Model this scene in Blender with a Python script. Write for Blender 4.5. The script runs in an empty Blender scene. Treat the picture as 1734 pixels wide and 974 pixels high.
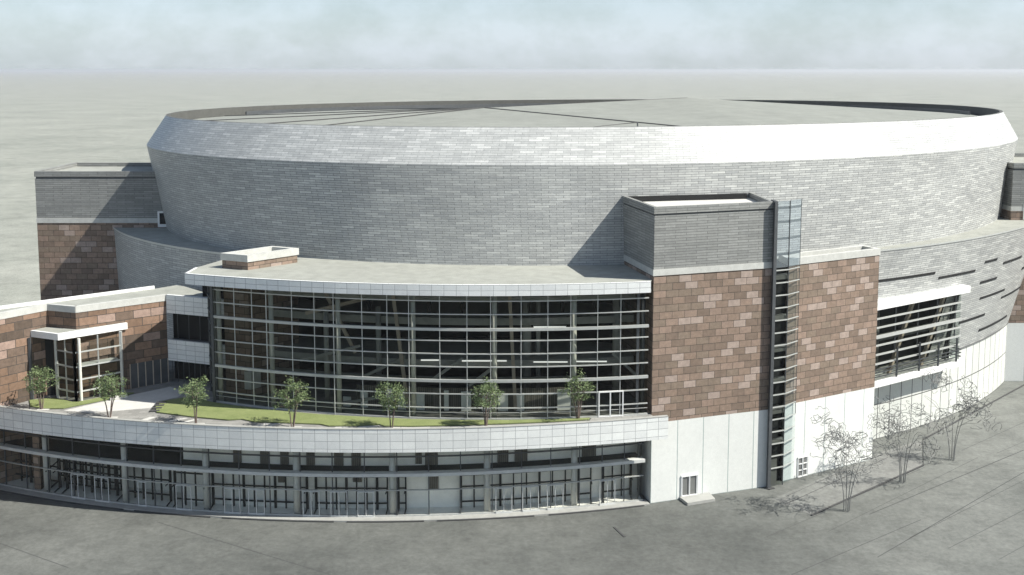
import bpy, bmesh, math, random
from mathutils import Vector, Matrix
R = math.radians
random.seed(7)
S = bpy.context.scene
COL = S.collection

# ------------------------------------------------------------------ camera
cam_d = bpy.data.cameras.new('camera')
cam = bpy.data.objects.new('camera', cam_d); COL.objects.link(cam)
cam.location = (0, 0, 48)
cam.rotation_euler = (math.pi/2 - math.atan((325-118)/1850), 0, 0)
cam_d.sensor_width = 36
cam_d.lens = 36*1850/1734
cam_d.shift_y = -(487-325)/1734
cam_d.clip_end = 60000; cam_d.clip_start = 1
S.camera = cam

# ------------------------------------------------------------------ light
SUN = Vector((7.3, -1.9, 8.0)).normalized()
EL = math.asin(SUN.z); AZ = math.atan2(SUN.x, SUN.y)
w = bpy.data.worlds.new("World"); S.world = w; w.use_nodes = True
nt = w.node_tree; nt.nodes.clear()
sky = nt.nodes.new('ShaderNodeTexSky'); sky.sky_type = 'NISHITA'; sky.sun_disc = False
sky.sun_elevation = EL; sky.sun_rotation = AZ; sky.air_density = 1.0; sky.dust_density = 1.2; sky.ozone_density = 1.5
tc = nt.nodes.new('ShaderNodeTexCoord')
mp = nt.nodes.new('ShaderNodeMapping'); mp.inputs['Scale'].default_value = (1, 1, 1.6)
nz = nt.nodes.new('ShaderNodeTexNoise'); nz.inputs['Scale'].default_value = 11; nz.inputs['Detail'].default_value = 7; nz.inputs['Roughness'].default_value = .62
cr = nt.nodes.new('ShaderNodeValToRGB')
cr.color_ramp.elements[0].position = .36; cr.color_ramp.elements[0].color = (.74, .79, .81, 1)
cr.color_ramp.elements[1].position = .60; cr.color_ramp.elements[1].color = (.97, 1.0, 1.06, 1)
clm = nt.nodes.new('ShaderNodeMix'); clm.data_type = 'RGBA'; clm.blend_type = 'MULTIPLY'; clm.inputs[0].default_value = 1
mixs = nt.nodes.new('ShaderNodeMix'); mixs.data_type = 'RGBA'; mixs.inputs[0].default_value = .6
cl_val = nt.nodes.new('ShaderNodeRGB'); cl_val.outputs[0].default_value = (6.3, 6.8, 7.3, 1)
bg = nt.nodes.new('ShaderNodeBackground'); bg.inputs['Strength'].default_value = .09
out = nt.nodes.new('ShaderNodeOutputWorld')
nt.links.new(tc.outputs['Generated'], mp.inputs['Vector']); nt.links.new(mp.outputs[0], nz.inputs['Vector'])
nt.links.new(nz.outputs['Fac'], cr.inputs[0])
nt.links.new(cl_val.outputs[0], clm.inputs[6]); nt.links.new(cr.outputs[0], clm.inputs[7])
sepz = nt.nodes.new('ShaderNodeSeparateXYZ'); nt.links.new(tc.outputs['Generated'], sepz.inputs[0])
hz = nt.nodes.new('ShaderNodeValToRGB'); hz.color_ramp.elements[0].position = 0.0; hz.color_ramp.elements[0].color = (.97, .97, .95, 1)
hz.color_ramp.elements[1].position = .35; hz.color_ramp.elements[1].color = (.30, .36, .46, 1)
e_ = hz.color_ramp.elements.new(.018); e_.color = (.97, 1.0, 1.03, 1)
e_ = hz.color_ramp.elements.new(.07); e_.color = (.80, .86, .88, 1)
nt.links.new(sepz.outputs[2], hz.inputs[0])
clm2 = nt.nodes.new('ShaderNodeMix'); clm2.data_type = 'RGBA'; clm2.blend_type = 'MULTIPLY'; clm2.inputs[0].default_value = 1
nt.links.new(clm.outputs[2], clm2.inputs[6]); nt.links.new(hz.outputs[0], clm2.inputs[7])
nt.links.new(sky.outputs[0], mixs.inputs[6]); nt.links.new(clm2.outputs[2], mixs.inputs[7])
nt.links.new(mixs.outputs[2], bg.inputs['Color']); nt.links.new(bg.outputs[0], out.inputs['Surface'])
sd = bpy.data.lights.new('sun', 'SUN'); sd.energy = 5.0; sd.angle = R(.5); sd.color = (1, .97, .89)
so = bpy.data.objects.new('sun', sd); COL.objects.link(so)
so.rotation_euler = SUN.to_track_quat('Z', 'Y').to_euler(); so.location = SUN*300
S.view_settings.view_transform = 'Standard'; S.view_settings.look = 'None'
S.view_settings.gamma = 1; S.view_settings.exposure = .70; S.view_settings.use_curve_mapping = False
S.cycles.use_denoising = True
S.cycles.max_bounces = 8; S.cycles.transparent_max_bounces = 24
S.cycles.use_adaptive_sampling = True; S.cycles.adaptive_threshold = .02
S.cycles.volume_bounces = 0

# ------------------------------------------------------------------ materials
def newmat(name):
    m = bpy.data.materials.new(name); m.use_nodes = True
    n = m.node_tree; p = n.nodes['Principled BSDF']; return m, n, p
def L(n, a, b): n.links.new(a, b)
def noise(n, scale, detail=5, rough=.6, vec=None):
    t = n.nodes.new('ShaderNodeTexNoise'); t.inputs['Scale'].default_value = scale
    t.inputs['Detail'].default_value = detail; t.inputs['Roughness'].default_value = rough
    if vec is None:
        c = n.nodes.new('ShaderNodeTexCoord'); vec = c.outputs['Object']
    L(n, vec, t.inputs['Vector']); return t
def ramp(n, src, stops, interp='LINEAR'):
    r = n.nodes.new('ShaderNodeValToRGB'); r.color_ramp.interpolation = interp
    e = r.color_ramp.elements
    while len(e) < len(stops): e.new(.5)
    for i, (p, c) in enumerate(stops):
        e[i].position = p; e[i].color = (c[0], c[1], c[2], 1) if not isinstance(c, (int, float)) else (c, c, c, 1)
    L(n, src, r.inputs[0]); return r
def mulc(n, a, b, fac=1.0, mode='MULTIPLY'):
    m = n.nodes.new('ShaderNodeMix'); m.data_type = 'RGBA'; m.blend_type = mode; m.inputs[0].default_value = fac
    L(n, a, m.inputs[6]); L(n, b, m.inputs[7]); return m
def bump(n, p, h, strength=.4, dist=.05):
    b = n.nodes.new('ShaderNodeBump'); b.inputs['Strength'].default_value = strength; b.inputs['Distance'].default_value = dist
    L(n, h, b.inputs['Height']); L(n, b.outputs[0], p.inputs['Normal'])
def plain(name, col, rough=.7, metal=0, var=.18, scale=1.5, bmp=.15):
    m, n, p = newmat(name)
    t = noise(n, scale, 8, .65)
    t2 = noise(n, scale*.13, 4, .6)
    r = ramp(n, t.outputs['Fac'], [(.3, tuple(c*(1-var) for c in col)), (.7, tuple(min(1, c*(1+var)) for c in col))])
    r2 = ramp(n, t2.outputs['Fac'], [(.35, 1-var*.8), (.65, 1.0)])
    mm = mulc(n, r.outputs[0], r2.outputs[0])
    L(n, mm.outputs[2], p.inputs['Base Color'])
    p.inputs['Roughness'].default_value = rough; p.inputs['Metallic'].default_value = metal
    if bmp: bump(n, p, t.outputs['Fac'], bmp, .03)
    return m
def bricks(name, bw, rh, stops, mortar, msize, offset=.5, rough=.7, dirt=.15, bmp=.5, dscale=.12, fine=.12, interp='LINEAR', roughvar=0, metal=0):
    m, n, p = newmat(name)
    uv = n.nodes.new('ShaderNodeUVMap')
    b = n.nodes.new('ShaderNodeTexBrick')
    b.offset = offset; b.offset_frequency = 2; b.squash = 1
    L(n, uv.outputs[0], b.inputs['Vector'])
    b.inputs['Scale'].default_value = 1; b.inputs['Brick Width'].default_value = bw; b.inputs['Row Height'].default_value = rh
    b.inputs['Mortar Size'].default_value = msize; b.inputs['Mortar Smooth'].default_value = .1; b.inputs['Bias'].default_value = 0
    b.inputs['Color1'].default_value = (0, 0, 0, 1); b.inputs['Color2'].default_value = (1, 1, 1, 1); b.inputs['Mortar'].default_value = (.5, .5, .5, 1)
    r = ramp(n, b.outputs['Color'], stops, interp)
    mx = n.nodes.new('ShaderNodeMix'); mx.data_type = 'RGBA'
    L(n, b.outputs['Fac'], mx.inputs[0]); L(n, r.outputs[0], mx.inputs[6]); mx.inputs[7].default_value = (*mortar, 1)
    t = noise(n, dscale, 8, .7); t2 = noise(n, 2.2, 6, .7)
    d1 = ramp(n, t.outputs['Fac'], [(.35, 1-dirt), (.65, 1.0)])
    d2 = ramp(n, t2.outputs['Fac'], [(.3, 1-fine), (.7, 1+fine)])
    a = mulc(n, mx.outputs[2], d1.outputs[0]); a2 = mulc(n, a.outputs[2], d2.outputs[0])
    L(n, a2.outputs[2], p.inputs['Base Color'])
    p.inputs['Roughness'].default_value = rough; p.inputs['Metallic'].default_value = metal
    if roughvar:
        rr = ramp(n, b.outputs['Color'], [(0, rough-roughvar), (1, rough+roughvar)]); L(n, rr.outputs[0], p.inputs['Roughness'])
    if bmp:
        # joints cut in, and each block tilts its face very slightly
        inv = n.nodes.new('ShaderNodeMath'); inv.operation = 'SUBTRACT'; inv.inputs[0].default_value = 1; L(n, b.outputs['Fac'], inv.inputs[1])
        bump(n, p, inv.outputs[0], bmp, .04)
    return m
def glassmat(name, tint, refl_min, refl_max, rough=.02, haze=0.0, hcol=(.5, .55, .5)):
    m, n, p = newmat(name); n.nodes.remove(p)
    tr = n.nodes.new('ShaderNodeBsdfTransparent'); tr.inputs[0].default_value = (*tint, 1)
    gl = n.nodes.new('ShaderNodeBsdfGlossy'); gl.inputs['Roughness'].default_value = rough; gl.inputs['Color'].default_value = (.9, .95, .95, 1)
    fr = n.nodes.new('ShaderNodeLayerWeight'); fr.inputs[0].default_value = .25
    mr = n.nodes.new('ShaderNodeMapRange'); mr.inputs[3].default_value = refl_min; mr.inputs[4].default_value = refl_max
    L(n, fr.outputs['Fresnel'], mr.inputs[0])
    mx = n.nodes.new('ShaderNodeMixShader'); L(n, mr.outputs[0], mx.inputs[0]); L(n, tr.outputs[0], mx.inputs[1]); L(n, gl.outputs[0], mx.inputs[2])
    last = mx.outputs[0]
    if haze:
        df = n.nodes.new('ShaderNodeBsdfDiffuse'); df.inputs[0].default_value = (*hcol, 1)
        m2 = n.nodes.new('ShaderNodeMixShader'); m2.inputs[0].default_value = haze; L(n, last, m2.inputs[1]); L(n, df.outputs[0], m2.inputs[2]); last = m2.outputs[0]
    L(n, last, n.nodes['Material Output'].inputs[0])
    return m

M = {}
M['shingle'] = bricks('zinc_shingle', 1.7, .30, [(0, (.345, .352, .345)), (.4, (.40, .405, .392)), (.8, (.44, .447, .43)), (1, (.53, .535, .51))], (.13, .135, .135), .024, rough=.5, dirt=.16, bmp=.5, roughvar=.10, dscale=.07)
M['sunlitshingle'] = bricks('sunlit_zinc_shingle', 1.7, .30, [(0, (.43, .435, .425)), (.4, (.48, .485, .47)), (.8, (.52, .525, .51)), (1, (.62, .62, .60))], (.22, .225, .225), .02, rough=.5, dirt=.12, bmp=.4, roughvar=.08, dscale=.07)  # drum shingle lightened: sunlight on the chamfer is put into the colour
M['brick'] = bricks('brown_stone', 1.55, .80, [(0, (.190, .138, .104)), (.28, (.245, .176, .132)), (.52, (.215, .163, .122)), (.70, (.275, .198, .152)), (.85, (.355, .280, .236))], (.07, .055, .045), .032, rough=.85, dirt=.12, interp='CONSTANT', fine=.2)
M['wingstone'] = bricks('wing_stone', 2.1, .98, [(0, (.095, .068, .050)), (.2, (.190, .120, .080)), (.45, (.150, .105, .078)), (.62, (.250, .160, .110)), (.80, (.330, .235, .190))], (.06, .05, .042), .04, rough=.85, dirt=.2, interp='CONSTANT', fine=.25)
M['ringbase'] = bricks('ring_base_panels', 2.3, 4.65, [(0, (.56, .575, .54)), (1, (.62, .63, .59))], (.10, .10, .10), .075, offset=0, rough=.7, dirt=.1, fine=.06)
M['greyclad'] = bricks('grey_cladding', 2.6, .30, [(0, (.215, .22, .21)), (1, (.30, .305, .29))], (.13, .13, .13), .03, rough=.7, dirt=.15)
M['white'] = bricks('white_panels', 3.25, 30, [(0, (.68, .69, .66)), (1, (.74, .75, .715))], (.30, .36, .35), .05, offset=0, rough=.65, dirt=.08, fine=.05)
M['tile'] = bricks('white_parapet_tiles', 1.32, .835, [(0, (.74, .75, .73)), (1, (.83, .84, .81))], (.42, .43, .43), .03, offset=0, rough=.5, dirt=.12, fine=.05)
M['fascia'] = bricks('white_fascia_tiles', 1.32, .60, [(0, (.74, .75, .74)), (1, (.83, .84, .82))], (.42, .43, .43), .028, offset=0, rough=.5, dirt=.1, fine=.05)
M['band'] = plain('pale_stone_band', (.50, .50, .47), .8, 0, .12)
M['whitepaint'] = plain('white_metal', (.78, .78, .76), .5, 0, .05)
M['roof'] = plain('roof_membrane', (.30, .305, .272), .9, 0, .14, .6)
M['bigroof'] = plain('drum_roof_membrane', (.235, .242, .215), .9, 0, .12, .4)
M['seam'] = plain('roof_seam', (.06, .06, .06), .9)
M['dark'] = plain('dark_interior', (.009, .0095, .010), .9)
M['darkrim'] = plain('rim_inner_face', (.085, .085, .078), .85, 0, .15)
M['darkmetal'] = plain('dark_metal', (.07, .075, .08), .5)
M['mull'] = plain('grey_aluminium', (.50, .51, .49), .45, .3, .08)
M['mulld'] = plain('dark_aluminium', (.075, .08, .085), .45, .3, .1)
M['ledge'] = plain('ledge_metal', (.56, .57, .55), .55, 0, .1)
M['column'] = plain('concrete_column', (.64, .63, .57), .8, 0, .12)
M['slab'] = plain('concrete_slab', (.15, .153, .148), .85, 0, .12)
M['mezz'] = plain('pale_slab_edge', (.34, .34, .32), .8, 0, .12)
M['brace'] = plain('brown_steel', (.44, .37, .30), .7, 0, .1)
M['lobby'] = plain('pale_lobby_wall', (.92, .92, .87), .7, 0, .05)
M['soffit'] = plain('white_soffit', (.88, .88, .85), .7, 0, .05)
M['woodfin'] = bricks('timber_slats', .22, 9, [(0, (.13, .12, .10)), (1, (.22, .20, .17))], (.05, .045, .04), .03, offset=0, rough=.7)
M['floor'] = plain('lobby_floor', (.82, .82, .77), .4, 0, .08)
M['glass'] = glassmat('atrium_glass', (.68, .70, .67), .003, .10)
M['glassg'] = glassmat('entrance_glass', (.985, .985, .955), .010, .18, .03, .012, (.62, .65, .58))
M['glassb'] = glassmat('pale_blue_glass', (.70, .76, .80), .08, .4, .03, .16, (.52, .60, .66))
M['glassbay'] = glassmat('clear_side_glass', (.85, .90, .90), .01, .2, .02, .03, (.6, .65, .65))
M['paving'] = bricks('terrace_paving', 1.2, .6, [(0, (.22, .215, .20)), (1, (.30, .292, .272))], (.2, .2, .19), .02, rough=.85, fine=.12)
M['palepave'] = plain('pale_concrete', (.52, .51, .48), .85, 0, .1)
M['kerb'] = plain('kerb_concrete', (.33, .33, .31), .85, 0, .12)
M['kerbd'] = plain('dark_kerb', (.055, .055, .055), .85, 0, .12)
M['bark'] = plain('bark', (.16, .12, .10), .9)
M['wiretwig'] = plain('grey_twig', (.22, .22, .21), .9)
# ground: weathered concrete
def ground_mat(name, c0, c1, s=.03, streak=True):
    m, n, p = newmat(name)
    a = noise(n, s, 10, .68); b = noise(n, s*9, 12, .78); c = noise(n, 1.6, 8, .75)
    r = ramp(n, a.outputs['Fac'], [(.33, c0), (.66, c1)])
    r2 = ramp(n, b.outputs['Fac'], [(.32, .70), (.5, 1.0), (.70, 1.20)])
    r3 = ramp(n, c.outputs['Fac'], [(.3, .74), (.7, 1.2)])
    x = mulc(n, r.outputs[0], r2.outputs[0]); y = mulc(n, x.outputs[2], r3.outputs[0])
    L(n, y.outputs[2], p.inputs['Base Color']); p.inputs['Roughness'].default_value = .92
    bump(n, p, c.outputs['Fac'], .25, .04)
    return m
M['ground'] = ground_mat('pale_ground', (.205, .214, .182), (.295, .298, .258), .014)
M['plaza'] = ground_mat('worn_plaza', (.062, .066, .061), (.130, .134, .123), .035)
M['plaza2'] = plain('planter_concrete', (.25, .25, .24), .9)
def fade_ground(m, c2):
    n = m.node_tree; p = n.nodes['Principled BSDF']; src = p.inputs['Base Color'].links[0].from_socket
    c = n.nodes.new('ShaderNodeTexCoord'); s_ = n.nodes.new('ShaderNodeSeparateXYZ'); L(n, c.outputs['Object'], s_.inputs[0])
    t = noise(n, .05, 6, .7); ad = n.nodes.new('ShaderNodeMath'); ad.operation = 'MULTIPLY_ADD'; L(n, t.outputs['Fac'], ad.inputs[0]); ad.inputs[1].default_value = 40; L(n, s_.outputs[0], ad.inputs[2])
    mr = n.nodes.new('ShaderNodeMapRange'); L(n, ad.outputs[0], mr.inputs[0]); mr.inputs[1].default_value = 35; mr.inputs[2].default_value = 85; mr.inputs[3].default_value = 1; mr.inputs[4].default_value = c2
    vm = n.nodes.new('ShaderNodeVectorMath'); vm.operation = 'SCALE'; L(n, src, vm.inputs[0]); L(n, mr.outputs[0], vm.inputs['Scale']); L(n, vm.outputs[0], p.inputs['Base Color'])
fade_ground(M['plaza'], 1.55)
M['patch'] = ground_mat('paving_patch', (.155, .16, .148), (.20, .20, .19), .05)
def grass_mat():
    m, n, p = newmat('lawn_green')
    a = noise(n, .7, 8, .7); b = noise(n, 9, 4, .7)
    r = ramp(n, a.outputs['Fac'], [(.3, (.150, .185, .062)), (.7, (.215, .245, .095))])
    r2 = ramp(n, b.outputs['Fac'], [(.3, .7), (.7, 1.2)])
    x = mulc(n, r.outputs[0], r2.outputs[0]); L(n, x.outputs[2], p.inputs['Base Color']); p.inputs['Roughness'].default_value = .9
    bump(n, p, b.outputs['Fac'], .8, .06); return m
M['grass'] = grass_mat()
def leaf_mat():
    m, n, p = newmat('leaf_green')
    g = n.nodes.new('ShaderNodeNewGeometry')
    r = ramp(n, g.outputs['Random Per Island'], [(0, (.095, .140, .062)), (.5, (.16, .215, .095)), (1, (.25, .31, .15))])
    L(n, r.outputs[0], p.inputs['Base Color']); p.inputs['Roughness'].default_value = .7
    tl = n.nodes.new('ShaderNodeBsdfTranslucent'); L(n, r.outputs[0], tl.inputs[0])
    mx = n.nodes.new('ShaderNodeMixShader'); mx.inputs[0].default_value = .35
    L(n, p.outputs[0], mx.inputs[1]); L(n, tl.outputs[0], mx.inputs[2]); L(n, mx.outputs[0], n.nodes['Material Output'].inputs[0])
    return m
M['leaf'] = leaf_mat()
def emit_mat(name, col, s):
    m, n, p = newmat(name)
    p.inputs['Base Color'].default_value = (.8, .8, .8, 1); p.inputs['Emission Color'].default_value = (*col, 1); p.inputs['Emission Strength'].default_value = s
    return m
M['lamp'] = emit_mat('lamp_diffuser', (1, 1, .96), .6)

# ------------------------------------------------------------------ mesh helpers
V = Vector
class MB:
    def __init__(s): s.v = []; s.f = []; s.uv = []
    def face(s, pts, uv=None):
        i = len(s.v); pts = [V(p) for p in pts]; s.v += pts; s.f.append(list(range(i, i+len(pts))))
        if uv is None:
            nrm = V((0, 0, 0))
            for k in range(len(pts)):
                a, b = pts[k], pts[(k+1) % len(pts)]; nrm += a.cross(b)
            nrm.normalize() if nrm.length else None
            if abs(nrm.z) > .75: uv = [(p.x, p.y) for p in pts]
            else:
                t = V((0, 0, 1)).cross(nrm); t.normalize(); uv = [(p.dot(t), p.z) for p in pts]
        s.uv.append([tuple(u) for u in uv]); return s
    def prism(s, poly, z0, z1, top=True, bot=True):
        poly = ccw(poly); n = len(poly); u = 0
        for k in range(n):
            a, b = poly[k], poly[(k+1) % n]; d = math.hypot(b[0]-a[0], b[1]-a[1])
            s.face([(a[0], a[1], z0), (b[0], b[1], z0), (b[0], b[1], z1), (a[0], a[1], z1)], [(u, z0), (u+d, z0), (u+d, z1), (u, z1)]); u += d
        if top: s.face([(p[0], p[1], z1) for p in poly])
        if bot: s.face([(p[0], p[1], z0) for p in reversed(poly)])
        return s
    def bar(s, a, b, w, h, up=(0, 0, 1)):
        a, b = V(a), V(b); d = (b-a).normalized(); up = V(up)
        if abs(d.dot(up)) > .98: up = V((0, 1, 0))
        x = d.cross(up).normalized()*w/2; y = x.cross(d).normalized()*h/2
        A = [a-x-y, a+x-y, a+x+y, a-x+y]; B = [b-x-y, b+x-y, b+x+y, b-x+y]
        for k in range(4): s.face([A[k], A[(k+1) % 4], B[(k+1) % 4], B[k]])
        s.face(A[::-1]); s.face(B); return s
    def tube(s, pts, rad, n=6, caps=True):
        pts = [V(p) for p in pts]; rs = rad if isinstance(rad, (list, tuple)) else [rad]*len(pts)
        rings = []; px = None
        for i, p in enumerate(pts):
            d = (pts[min(i+1, len(pts)-1)]-pts[max(i-1, 0)])
            if d.length < 1e-6: d = V((0, 0, 1))
            d.normalize()
            if px is None:
                ref = V((0, 0, 1)) if abs(d.z) < .9 else V((1, 0, 0)); x = d.cross(ref).normalized()
            else:
                x = (px-d*px.dot(d)); x = x.normalized() if x.length > 1e-6 else d.orthogonal().normalized()
            px = x; y = d.cross(x)
            rings.append([p+(x*math.cos(2*math.pi*k/n)+y*math.sin(2*math.pi*k/n))*rs[i] for k in range(n)])
        base = len(s.v)
        for r_ in rings: s.v += r_
        for i in range(len(rings)-1):
            for k in range(n):
                a = base+i*n+k; b = base+i*n+(k+1) % n
                s.f.append([a, b, b+n, a+n]); s.uv.append([(0, 0), (1, 0), (1, 1), (0, 1)])
        if caps:
            s.f.append([base+k for k in range(n)][::-1]); s.uv.append([(0, 0)]*n)
            e = base+(len(rings)-1)*n; s.f.append([e+k for k in range(n)]); s.uv.append([(0, 0)]*n)
        return s
    def sweep(s, path, wi, wo, z0, z1, closed=False):
        """bar of rectangular section following a plan path; wi inside offset, wo outside offset (outside = right-hand side of travel)"""
        A = offset(path, wo); B = offset(path, -wi); u = 0; n = len(path)
        us = [0]
        for k in range(1, n): us.append(us[-1]+math.dist(path[k], path[k-1]))
        for k in range(n-1):
            a, b, c, d = A[k], A[k+1], B[k+1], B[k]; u0, u1 = us[k], us[k+1]
            s.face([(*a, z0), (*b, z0), (*b, z1), (*a, z1)], [(u0, z0), (u1, z0), (u1, z1), (u0, z1)])
            s.face([(*c, z0), (*d, z0), (*d, z1), (*c, z1)], [(u1, z0), (u0, z0), (u0, z1), (u1, z1)])
            s.face([(*a, z1), (*b, z1), (*c, z1), (*d, z1)]); s.face([(*d, z0), (*c, z0), (*b, z0), (*a, z0)])
        s.face([(*A[0], z0), (*A[0], z1), (*B[0], z1), (*B[0], z0)]); s.face([(*A[-1], z0), (*B[-1], z0), (*B[-1], z1), (*A[-1], z1)])
        return s
    def wall(s, path, z0, z1, u0=0):
        u = u0
        for a, b in zip(path, path[1:]):
            d = math.dist(a, b)
            s.face([(*a, z0), (*b, z0), (*b, z1), (*a, z1)], [(u, z0), (u+d, z0), (u+d, z1), (u, z1)]); u += d
        return s
    def box(s, c, sx, sy, sz, rz=0):
        """c = centre of the base"""
        ca, sa = math.cos(rz), math.sin(rz)
        P = [(c[0]+x*ca-y*sa, c[1]+x*sa+y*ca) for x, y in ((-sx/2, -sy/2), (sx/2, -sy/2), (sx/2, sy/2), (-sx/2, sy/2))]
        return s.prism(P, c[2], c[2]+sz)
    def build(s, name, mat, parent=None, origin=None, smooth=False, merge=False):
        me = bpy.data.meshes.new(name)
        o0 = V(origin) if origin is not None else V((0, 0, 0))
        me.from_pydata([v-o0 for v in s.v], [], s.f)
        ul = me.uv_layers.new(name='UVMap'); k = 0
        flat = []
        for u in s.uv:
            for q in u: flat += [q[0], q[1]]
        ul.data.foreach_set('uv', flat)
        me.materials.append(mat)
        if merge:
            bm = bmesh.new(); bm.from_mesh(me); bmesh.ops.remove_doubles(bm, verts=bm.verts, dist=.001); bmesh.ops.recalc_face_normals(bm, faces=bm.faces); bm.to_mesh(me); bm.free()
        if smooth:
            for p in me.polygons: p.use_smooth = True
        me.update()
        o = bpy.data.objects.new(name, me); COL.objects.link(o)
        if parent is not None:
            o.parent = parent; o.location = o0 - (world_loc(parent))
        else: o.location = o0
        return o
def world_loc(o):
    l = V((0, 0, 0))
    while o is not None: l += o.location; o = o.parent
    return l
def ccw(P):
    P = [tuple(p[:2]) for p in P]
    a = sum(P[i][0]*P[(i+1) % len(P)][1]-P[(i+1) % len(P)][0]*P[i][1] for i in range(len(P)))
    return P if a > 0 else P[::-1]
def offset(path, d):
    """shift to the right-hand side of travel by d"""
    out = []
    for i, p in enumerate(path):
        a = path[max(i-1, 0)]; b = path[min(i+1, len(path)-1)]
        t = V((b[0]-a[0], b[1]-a[1])).normalized(); out.append((p[0]+t.y*d, p[1]-t.x*d))
    return out
def arc(c, r, x0, x1, n=64):
    """front arc (towards the camera) of a circle between two x values, left to right: outside is the right-hand side"""
    a0 = math.acos((x0-c[0])/r); a1 = math.acos((x1-c[0])/r)
    return [(c[0]+r*math.cos(a0+(a1-a0)*k/n), c[1]-r*math.sin(a0+(a1-a0)*k/n)) for k in range(n+1)]
def empty(name, loc, label=None, cat=None, group=None):
    o = bpy.data.objects.new(name, None); COL.objects.link(o); o.location = loc; o.empty_display_size = .5
    if label: tag(o, label, cat, group)
    return o
def tag(o, label, cat, group=None):
    o['label'] = label; o['category'] = cat
    if group: o['group'] = group
    return o
def lab(o, label): o['label'] = label; return o
def kind(o, k): o['kind'] = k; return o
def lerp(a, b, t): return tuple(x+(y-x)*t for x, y in zip(a, b))

# ------------------------------------------------------------------ ground
g = MB(); g.face([(-30000, -3000, 0), (30000, -3000, 0), (30000, 40000, 0), (-30000, 40000, 0)])
kind(g.build('ground', M['ground']), 'structure')
g = MB(); g.face([(-160, 20, .004), (220, 20, .004), (220, 300, .004), (60, 160, .004), (-75, 150, .004), (-160, 150, .004)])
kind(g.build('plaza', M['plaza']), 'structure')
g = MB(); g.face([(29.2, 118.2, .008), (32.4, 113.9, .008), (50.1, 128.8, .008), (53.4, 138.0, .008), (46, 133, .008), (44.6, 131.5, .008)])
kind(g.build('pavement', M['patch']), 'structure')  # ground patch between tower and kerb in a grey of its own
# joint lines scored in the paving on the right
g = MB()
for a, b, wd in (((30.2, 116.6), (46.8, 131.5), .10), ((38.8, 114.0), (65.0, 134.2), .12), ((36.2, 103.5), (61.4, 126.5), .10), ((26.7, 99.7), (43.9, 112.6), .09),
                 ((-37.9, 112.0), (-17.3, 99.7), .08), ((-52.2, 106.7), (-43.0, 101.2), .08), ((60, 104), (92, 131), .12), ((70, 128), (96, 150), .1), ((41, 108), (70, 132), .06), ((44, 105.5), (76, 131), .07), ((48, 103), (82, 130), .06), ((33, 109.5), (58, 131.5), .06), ((35.2, 116), (50, 128), .06), ((57, 134), (84, 157), .07), ((61, 133), (90, 156), .06), ((26, 108), (34, 114.5), .06), ((52, 99), (88, 127), .08), ((31, 119), (45, 131.6), .07)):
    t = V((b[0]-a[0], b[1]-a[1], 0)).normalized(); nn = V((-t.y, t.x, 0))*wd/2; a3 = V((*a, .012)); b3 = V((*b, .012))
    g.face([a3-nn, b3-nn, b3+nn, a3+nn])
kind(g.build('pavement_joints', M['kerbd']), 'structure')

# ------------------------------------------------------------------ the arena
AR = empty('arena', (0, 150, 0), 'oval sports arena with pale shingled drum, brown stone tower, glass atrium and white terrace', 'arena')
phi = 2.049; C1, S1 = math.cos(phi), math.sin(phi)
def epts(cx, cy, a, b, n=240, t0=0, t1=2*math.pi):
    return [(cx+a*math.cos(t)*C1-b*math.sin(t)*S1, cy+a*math.cos(t)*S1+b*math.sin(t)*C1) for t in [t0+(t1-t0)*k/n for k in range(n+1)]]
def loft(mb, P, zp, Q, zq, flip=False):
    """between two plan curves with the same number of points; uv = length along / length up"""
    u = 0; v0 = 0
    for k in range(len(P)-1):
        a, b, c, d = (*P[k], zp), (*P[k+1], zp), (*Q[k+1], zq), (*Q[k], zq)
        du = (math.dist(P[k], P[k+1])+math.dist(Q[k], Q[k+1]))/2; h = math.dist((*P[k], zp), (*Q[k], zq))
        h = math.dist((*P[0], zp), (*Q[0], zq)) if False else abs(zq-zp)*1.03+.4
        f = [a, b, c, d]; uv = [(u, zp), (u+du, zp), (u+du, zp+h), (u, zp+h)]
        if flip: f = f[::-1]; uv = uv[::-1]
        mb.face(f, uv); u += du
Zd, Zk, Zt = 25.2, 36.9, 41.22
dB = (15.44, 185.47, 55.92, 71.41); dK = (15.6, 190.42, 59.37, 75.61); dT = (15.6, 190.42, 57.31, 72.69)
mb = MB(); loft(mb, epts(*dB), Zd-1, epts(*dK), Zk)
drum = mb.build('drum_wall', M['shingle'], AR, smooth=True, merge=True)
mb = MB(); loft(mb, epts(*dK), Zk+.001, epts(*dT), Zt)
mb.build('drum_slope', M['sunlitshingle'], drum, smooth=True, merge=True)
Ti = (15.6, 190.42, 56.8, 72.2)
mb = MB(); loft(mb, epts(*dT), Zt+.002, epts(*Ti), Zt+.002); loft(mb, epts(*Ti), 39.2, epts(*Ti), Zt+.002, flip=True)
lab(mb.build('rim_parapet', M['darkrim'], drum), 'dark inner face of the drum parapet')
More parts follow.
